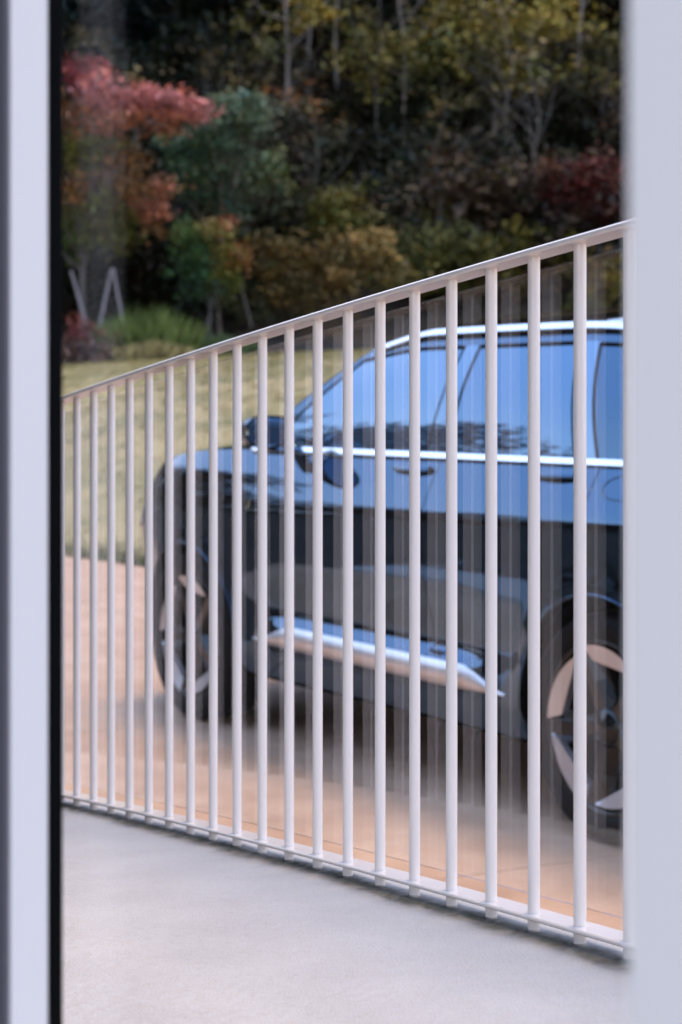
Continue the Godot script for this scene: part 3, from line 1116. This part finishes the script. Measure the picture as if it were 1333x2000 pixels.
	plant("yellow_shrub", "yellow flecked shrub over the car's roof, under the dark red bush", "shrub", 1060, 54.0, [[1020, 480, 50, 50, Color(0.14, 0.12, 0.025), 700], [1090, 500, 60, 45, Color(0.11, 0.10, 0.02), 800], [1040, 540, 90, 50, gold, 700], [960, 560, 60, 40, gold, 500]], 0.10, 110)
	plant("roof_shrub", "gold and olive shrub at the right behind the car's roof", "shrub", 1180, 53.0, [[1150, 540, 60, 50, gold, 700], [1210, 550, 60, 50, yellow, 700], [1170, 590, 80, 40, olive, 600], [1270, 540, 60, 60, olive, 500]], 0.10, 111)
	plant("red_bush", "dark red bush at the right edge above the handrail", "shrub", 1160, 54.3, [[1100, 370, 50, 45, Color(0.066, 0.016, 0.013), 700], [1170, 350, 70, 50, Color(0.092, 0.018, 0.015), 1100], [1215, 390, 60, 50, Color(0.073, 0.016, 0.013), 800], [1140, 420, 80, 30, Color(0.040, 0.016, 0.011), 500], [1080, 330, 40, 30, Color(0.066, 0.028, 0.015), 300]], 0.12, 112)
	# trees with thin trunks standing clear before the dark wood
	thin_tree("pale pole tree with the yellow top, trunk left of the frame's middle", 556, 60.0, 11.5, 0.085, 0.25, [[600, 20, 70, 50, yellow, 260], [510, 60, 60, 60, olive, 260], [560, 200, 60, 40, orange, 160], [590, 230, 40, 60, orange, 130]], 120)
	thin_tree("thin grey pole tree right of the pale pole, bare up its trunk", 655, 62.0, 12.0, 0.075, 0.35, [[700, 60, 60, 60, olive, 240], [650, 10, 70, 40, Color(0.05, 0.05, 0.02), 200]], 121)
	thin_tree("forked tree with thin bare limbs above the car's bonnet", 790, 60.0, 9.0, 0.07, -0.15, [[800, 110, 110, 70, olive, 700], [730, 120, 70, 60, Color(0.12, 0.10, 0.025), 420], [860, 200, 60, 50, Color(0.06, 0.055, 0.018), 260]], 122)
	thin_tree("yellow leaved tree with a spreading crown at top right", 960, 61.0, 10.5, 0.09, 0.3, [[960, 60, 120, 60, Color(0.17, 0.13, 0.025), 1000], [1060, 40, 100, 50, yellow, 800], [900, 120, 90, 50, olive, 600], [1010, 150, 100, 50, Color(0.13, 0.11, 0.022), 600], [870, 30, 80, 40, Color(0.14, 0.11, 0.02), 500]], 123)
	thin_tree("olive leaved tree at the right edge over the red bush", 1130, 63.0, 9.5, 0.09, 0.1, [[1110, 190, 90, 60, Color(0.12, 0.10, 0.02), 800], [1190, 220, 70, 60, olive, 600], [1050, 240, 80, 50, Color(0.09, 0.085, 0.02), 600], [1180, 90, 70, 60, Color(0.08, 0.07, 0.02), 420]], 124)
	thin_tree("slender tree with rusty leaves behind the feathery small tree", 600, 64.0, 8.5, 0.06, 0.3, [[610, 300, 60, 50, Color(0.08, 0.05, 0.015), 400], [650, 350, 50, 50, Color(0.07, 0.055, 0.015), 320], [560, 270, 40, 50, Color(0.14, 0.06, 0.015), 260]], 125)

func thin_tree(label: String, px: float, z: float, h: float, r: float, lean: float, list: Array, sd: int) -> void:
	plant("thin_tree", label, "tree", px, z, list, 0.15, sd, {"h": h, "r": r, "spread": 2.6, "limbs": 9, "lean": lean, "bark": "pale_bark", "crown": true})

func blades(called: String, label: String, px: float, z: float, half: float, tall: float, col: Color, n: int, sd: int) -> void:
	var base := spot(px, z)
	var k := z / F
	var r := RandomNumberGenerator.new()
	r.seed = sd
	var v := PackedVector3Array()
	var cc := PackedColorArray()
	for i in n:
		var a := r.randf() * TAU
		var d := sqrt(r.randf())
		var p := Vector3(cos(a) * d * half * k, -0.1, sin(a) * d * half * k * 0.5)
		var hgt := tall * k * r.randf_range(0.5, 1.0) * (1.15 - 0.5 * d) + 0.1
		var lean := Vector3(cos(a) * d + r.randfn() * 0.3, 0, sin(a) * d + r.randfn() * 0.3) * hgt * 0.28
		var w := Vector3(r.randfn(), 0, r.randfn()).normalized() * 0.009
		var m := p + Vector3(0, hgt * 0.65, 0) + lean * 0.35
		var e := p + Vector3(0, hgt, 0) + lean
		v.append_array([p - w, p + w, m + w, p - w, m + w, m - w, m - w, m + w, e])
		var t := r.randf_range(0.55, 1.4)
		for q in 9:
			cc.append(Color(col.r * t, col.g * t, col.b * t))
	var nn := PackedVector3Array()
	nn.resize(v.size())
	nn.fill(Vector3(0, 0.6, 0.8))
	var arr := []
	arr.resize(Mesh.ARRAY_MAX)
	arr[Mesh.ARRAY_VERTEX] = v
	arr[Mesh.ARRAY_NORMAL] = nn
	arr[Mesh.ARRAY_COLOR] = cc
	var m := ArrayMesh.new()
	m.add_surface_from_arrays(Mesh.PRIMITIVE_TRIANGLES, arr)
	var o := part(numbered(called), m, M.leaf, self, base)
	o.set_meta("label", label)
	o.set_meta("category", "grass clump")

func build_forest() -> void:
	# kinds of the wood's own trees: each built once, then copied
	var kinds := []
	var spec := [
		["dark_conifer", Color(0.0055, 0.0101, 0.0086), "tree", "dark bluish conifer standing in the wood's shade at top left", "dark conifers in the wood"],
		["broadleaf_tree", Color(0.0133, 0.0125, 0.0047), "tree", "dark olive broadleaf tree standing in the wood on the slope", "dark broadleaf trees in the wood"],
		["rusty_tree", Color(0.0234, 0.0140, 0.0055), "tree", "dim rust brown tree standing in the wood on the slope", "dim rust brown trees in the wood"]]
	for k in spec.size():
		var sp: Array = spec[k]
		var o := thing(sp[0], sp[3], sp[2], Vector3.ZERO, sp[4])
		var r := RandomNumberGenerator.new()
		r.seed = 300 + k
		var lobes := []
		if k == 0:
			for i in 10:
				var t := i / 9.0
				for j in 3:
					var an := r.randf() * TAU
					var ra := lerpf(2.3, 0.3, t)
					lobes.append([Vector3(cos(an) * ra * 0.5, 1.5 + t * 11.0, sin(an) * ra * 0.5), Vector3(ra * 0.7, 0.6, ra * 0.7), sp[1] * r.randf_range(0.6, 1.5), 200, 0.24])
		else:
			for i in 22:
				var an := r.randf() * TAU
				var ra := r.randf_range(0.4, 2.6)
				lobes.append([Vector3(cos(an) * ra, r.randf_range(2.5, 10.5), sin(an) * ra), Vector3(1.2, 0.9, 1.2) * r.randf_range(0.7, 1.3), sp[1] * r.randf_range(0.5, 1.8), 220, 0.24])
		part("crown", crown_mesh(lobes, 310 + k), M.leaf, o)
		part("trunk", limb_mesh(Vector3(0.2, 11.0, 0), 0.16, 3.0, 8, 320 + k), M.bark, o)
		kinds.append(o)
	# bushes that fill the slope between the trunks
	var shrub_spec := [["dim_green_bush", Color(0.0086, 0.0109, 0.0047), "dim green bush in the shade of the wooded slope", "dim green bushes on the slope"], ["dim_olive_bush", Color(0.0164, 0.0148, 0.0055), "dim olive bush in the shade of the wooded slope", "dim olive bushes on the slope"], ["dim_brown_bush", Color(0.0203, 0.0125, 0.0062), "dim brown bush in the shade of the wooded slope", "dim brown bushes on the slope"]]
	for k in 3:
		var sp: Array = shrub_spec[k]
		var o := thing(sp[0], sp[2], "shrub", Vector3.ZERO, sp[3])
		var r2 := RandomNumberGenerator.new()
		r2.seed = 400 + k
		var lobes := []
		for i in 12:
			var an := r2.randf() * TAU
			var ra := r2.randf_range(0.2, 1.7)
			lobes.append([Vector3(cos(an) * ra, r2.randf_range(0.3, 2.8), sin(an) * ra), Vector3(0.9, 0.7, 0.9) * r2.randf_range(0.7, 1.3), sp[1] * r2.randf_range(0.4, 2.0), 240, 0.15])
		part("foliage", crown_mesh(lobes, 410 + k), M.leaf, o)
		part("stem", limb_mesh(Vector3(0.1, 3.2, 0), 0.05, 1.4, 9, 420 + k), M.bark, o)
		kinds.append(o)
	# bare saplings standing up through the bushes
	var sap := thing("bare_sapling", "thin bare sapling", "tree", Vector3.ZERO, "bare saplings among the bushes")
	part("trunk", limb_mesh(Vector3(0.5, 6.5, 0), 0.032, 2.6, 12, 501, 0.04), M.sapling_bark, sap)
	part("crown", crown_mesh([[Vector3(0.3, 5.6, 0), Vector3(1.1, 1.2, 1.1), Color(0.07, 0.055, 0.02), 130, 0.10]], 502), M.leaf, sap)
	kinds.append(sap)
	var r := RandomNumberGenerator.new()
	r.seed = 77
	var used := [false, false, false, false, false, false, false]
	for i in 9:
		next_label = "%s bush at the wood's foot, %s, %s"
		next_place = [["beside the black gasket", "left of the props", "between the maple's props", "right of the props", "behind the tall green grass", "at the grass clump's right end", "left of the young maple", "under the young maple", "right of the young maple"][i], "in shade"]
		place(kinds, used, 3 if i % 4 else 5, spot(70.0 + i * 52.0, 52.6 + (i % 3) * 0.8), r.randf() * TAU, r.randf_range(0.8, 1.15))
	for row in 6:
		var z := 55.0 + row * 3.6
		for i in 14:
			var px := 40.0 + i * 98.0 + (row % 2) * 50.0 + r.randf_range(-30, 30)
			if row == 0 and px < 330.0:
				continue
			next_label = "%s bush, %s row up the slope, %s"
			next_place = [["lowest", "second", "third", "fourth", "fifth", "highest"][row], COLS[i]]
			place(kinds, used, 3 + (r.randi() % 3 if px > 480 else (0 if r.randf() < 0.8 else 1)), spot(px, z + r.randf_range(-1.2, 1.2)), r.randf() * TAU, r.randf_range(0.75, 1.2))
	for row in 5:
		var z := 66.0 + row * 8.0
		for i in 9:
			var px := 60.0 + i * 150.0 + (row % 2) * 70.0 + r.randf_range(-40, 40)
			var zz := z + r.randf_range(-3, 3)
			var k := 0 if px < 470 else (1 if r.randf() < 0.72 else 2)
			next_label = "%s tree, %s rank of the wood, %s"
			next_place = [["front", "second", "third", "fourth", "rearmost"][row], COLS[clampi(int(px / 98.0), 0, 13)]]
			place(kinds, used, k, spot(px, zz), r.randf() * TAU, r.randf_range(0.8, 1.2))
	for row in 2:
		for i in 14:
			if (i + row) % 2:
				continue
			var px := 60.0 + i * 98.0 + row * 40.0 + r.randf_range(-40, 40)
			next_label = "%s leaning among the bushes, %s row, %s"
			next_place = [["near", "far"][row], COLS[i]]
			place(kinds, used, 6, spot(px, 54.0 + row * 5.0 + r.randf_range(-1, 1)), r.randf() * TAU, r.randf_range(0.7, 1.3))
	# the belt of trees round the left of the lawn and drive, out of the frame: the car mirrors it
	for i in 26:
		var an := deg_to_rad(lerpf(26.0, 120.0, i / 25.0))
		var d := (42.0 if i < 4 else 32.0) + r.randf_range(-4, 4)
		var x := -sin(an) * d
		var z := cos(an) * d + 6.0
		var b := Vector3(x, ground_at(x, z), -z)
		place(kinds, used, 1 if i % 3 else 2, b, r.randf() * TAU, r.randf_range(0.9, 1.2) if i < 8 else r.randf_range(0.72, 1.0))
	for i in 44:
		var an := deg_to_rad(lerpf(24.0, 125.0, i / 43.0))
		var d := 34.0 + (i % 3) * 3.0 + r.randf_range(-1, 1)
		var x := -sin(an) * d
		var z := cos(an) * d + 6.0
		place(kinds, used, 3 + i % 3, Vector3(x, ground_at(x, z), -z), r.randf() * TAU, r.randf_range(0.9, 1.25))

const COLS := ["by the black gasket", "behind the maple's trunk", "behind the maple's right branches", "behind the feathery small tree", "behind the young maple", "left of the pale pole tree", "beside the pale pole tree", "between the two pole trees", "below the forked tree", "right of the forked tree", "below the yellow crowned tree", "left of the red bush", "behind the red bush", "at the right frame"]
const LOOKS := ["dark bluish conifer", "dark olive broadleaf", "dim rust brown", "dim green", "dim olive", "dim brown", "thin bare sapling"]
var next_label := ""
var next_place := []

func place(kinds: Array, used: Array, k: int, at: Vector3, turn: float, size: float) -> void:
	var o: Node3D = kinds[k]
	if used[k]:
		o = kinds[k].duplicate()
		o.name = numbered(String(kinds[k].name))
		add_child(o)
	used[k] = true
	if next_label:
		o.set_meta("label", next_label % [LOOKS[k], next_place[0], next_place[1]])
	else:
		o.set_meta("label", LOOKS[k] + (" tree" if k < 3 else " bush") + " beyond the lawn's left side, mirrored in the car")
	next_label = ""
	o.position = at - Vector3(0, 0.3, 0)
	o.rotation.y = turn
	o.scale = Vector3.ONE * size

func build_door() -> void:
	var B := Basis(AU, Vector3.UP, AN)
	var d := thing("glass_door", "white framed glass door leaf that frames the whole view, black gasket at left", "door", Vector3.ZERO)
	d.basis = B
	var lo := 0.72
	var hi := 2.9
	# left stile: white reveal, black gasket, room face with its shade painted grey
	part("stile", box_mesh(Vector3(1.457, lo, 0.4555), Vector3(1.53, hi, 0.4870), 0.0012), M.white_paint_dimmed, d)
	part("stile_face", box_mesh(Vector3(1.461, lo, 0.4525), Vector3(1.53, hi, 0.4553), 0.0008), M.room_face_shade, d)
	part("gasket", box_mesh(Vector3(1.4565, lo, 0.4872), Vector3(1.53, hi, 0.4992), 0.001), M.black_rubber, d)
	part("stile", box_mesh(Vector3(0.45, lo, 0.452), Vector3(0.6245, hi, 0.545), 0.004), M.white_paint, d)
	part("top_rail", box_mesh(Vector3(0.6247, hi - 0.12, 0.456), Vector3(1.4562, hi, 0.54), 0.003), M.white_paint, d)
	part("bottom_rail", box_mesh(Vector3(0.6247, lo, 0.456), Vector3(1.4562, lo + 0.12, 0.54), 0.003), M.white_paint, d)
	part("glass_pane", box_mesh(Vector3(0.6247, lo + 0.12, 0.4995), Vector3(1.52, hi - 0.12, 0.5045), 0.0), M.coated_glass, d)
	part("outer_bead", box_mesh(Vector3(1.521, lo, 0.4995), Vector3(1.58, hi, 0.505), 0.001), M.black_rubber, d)
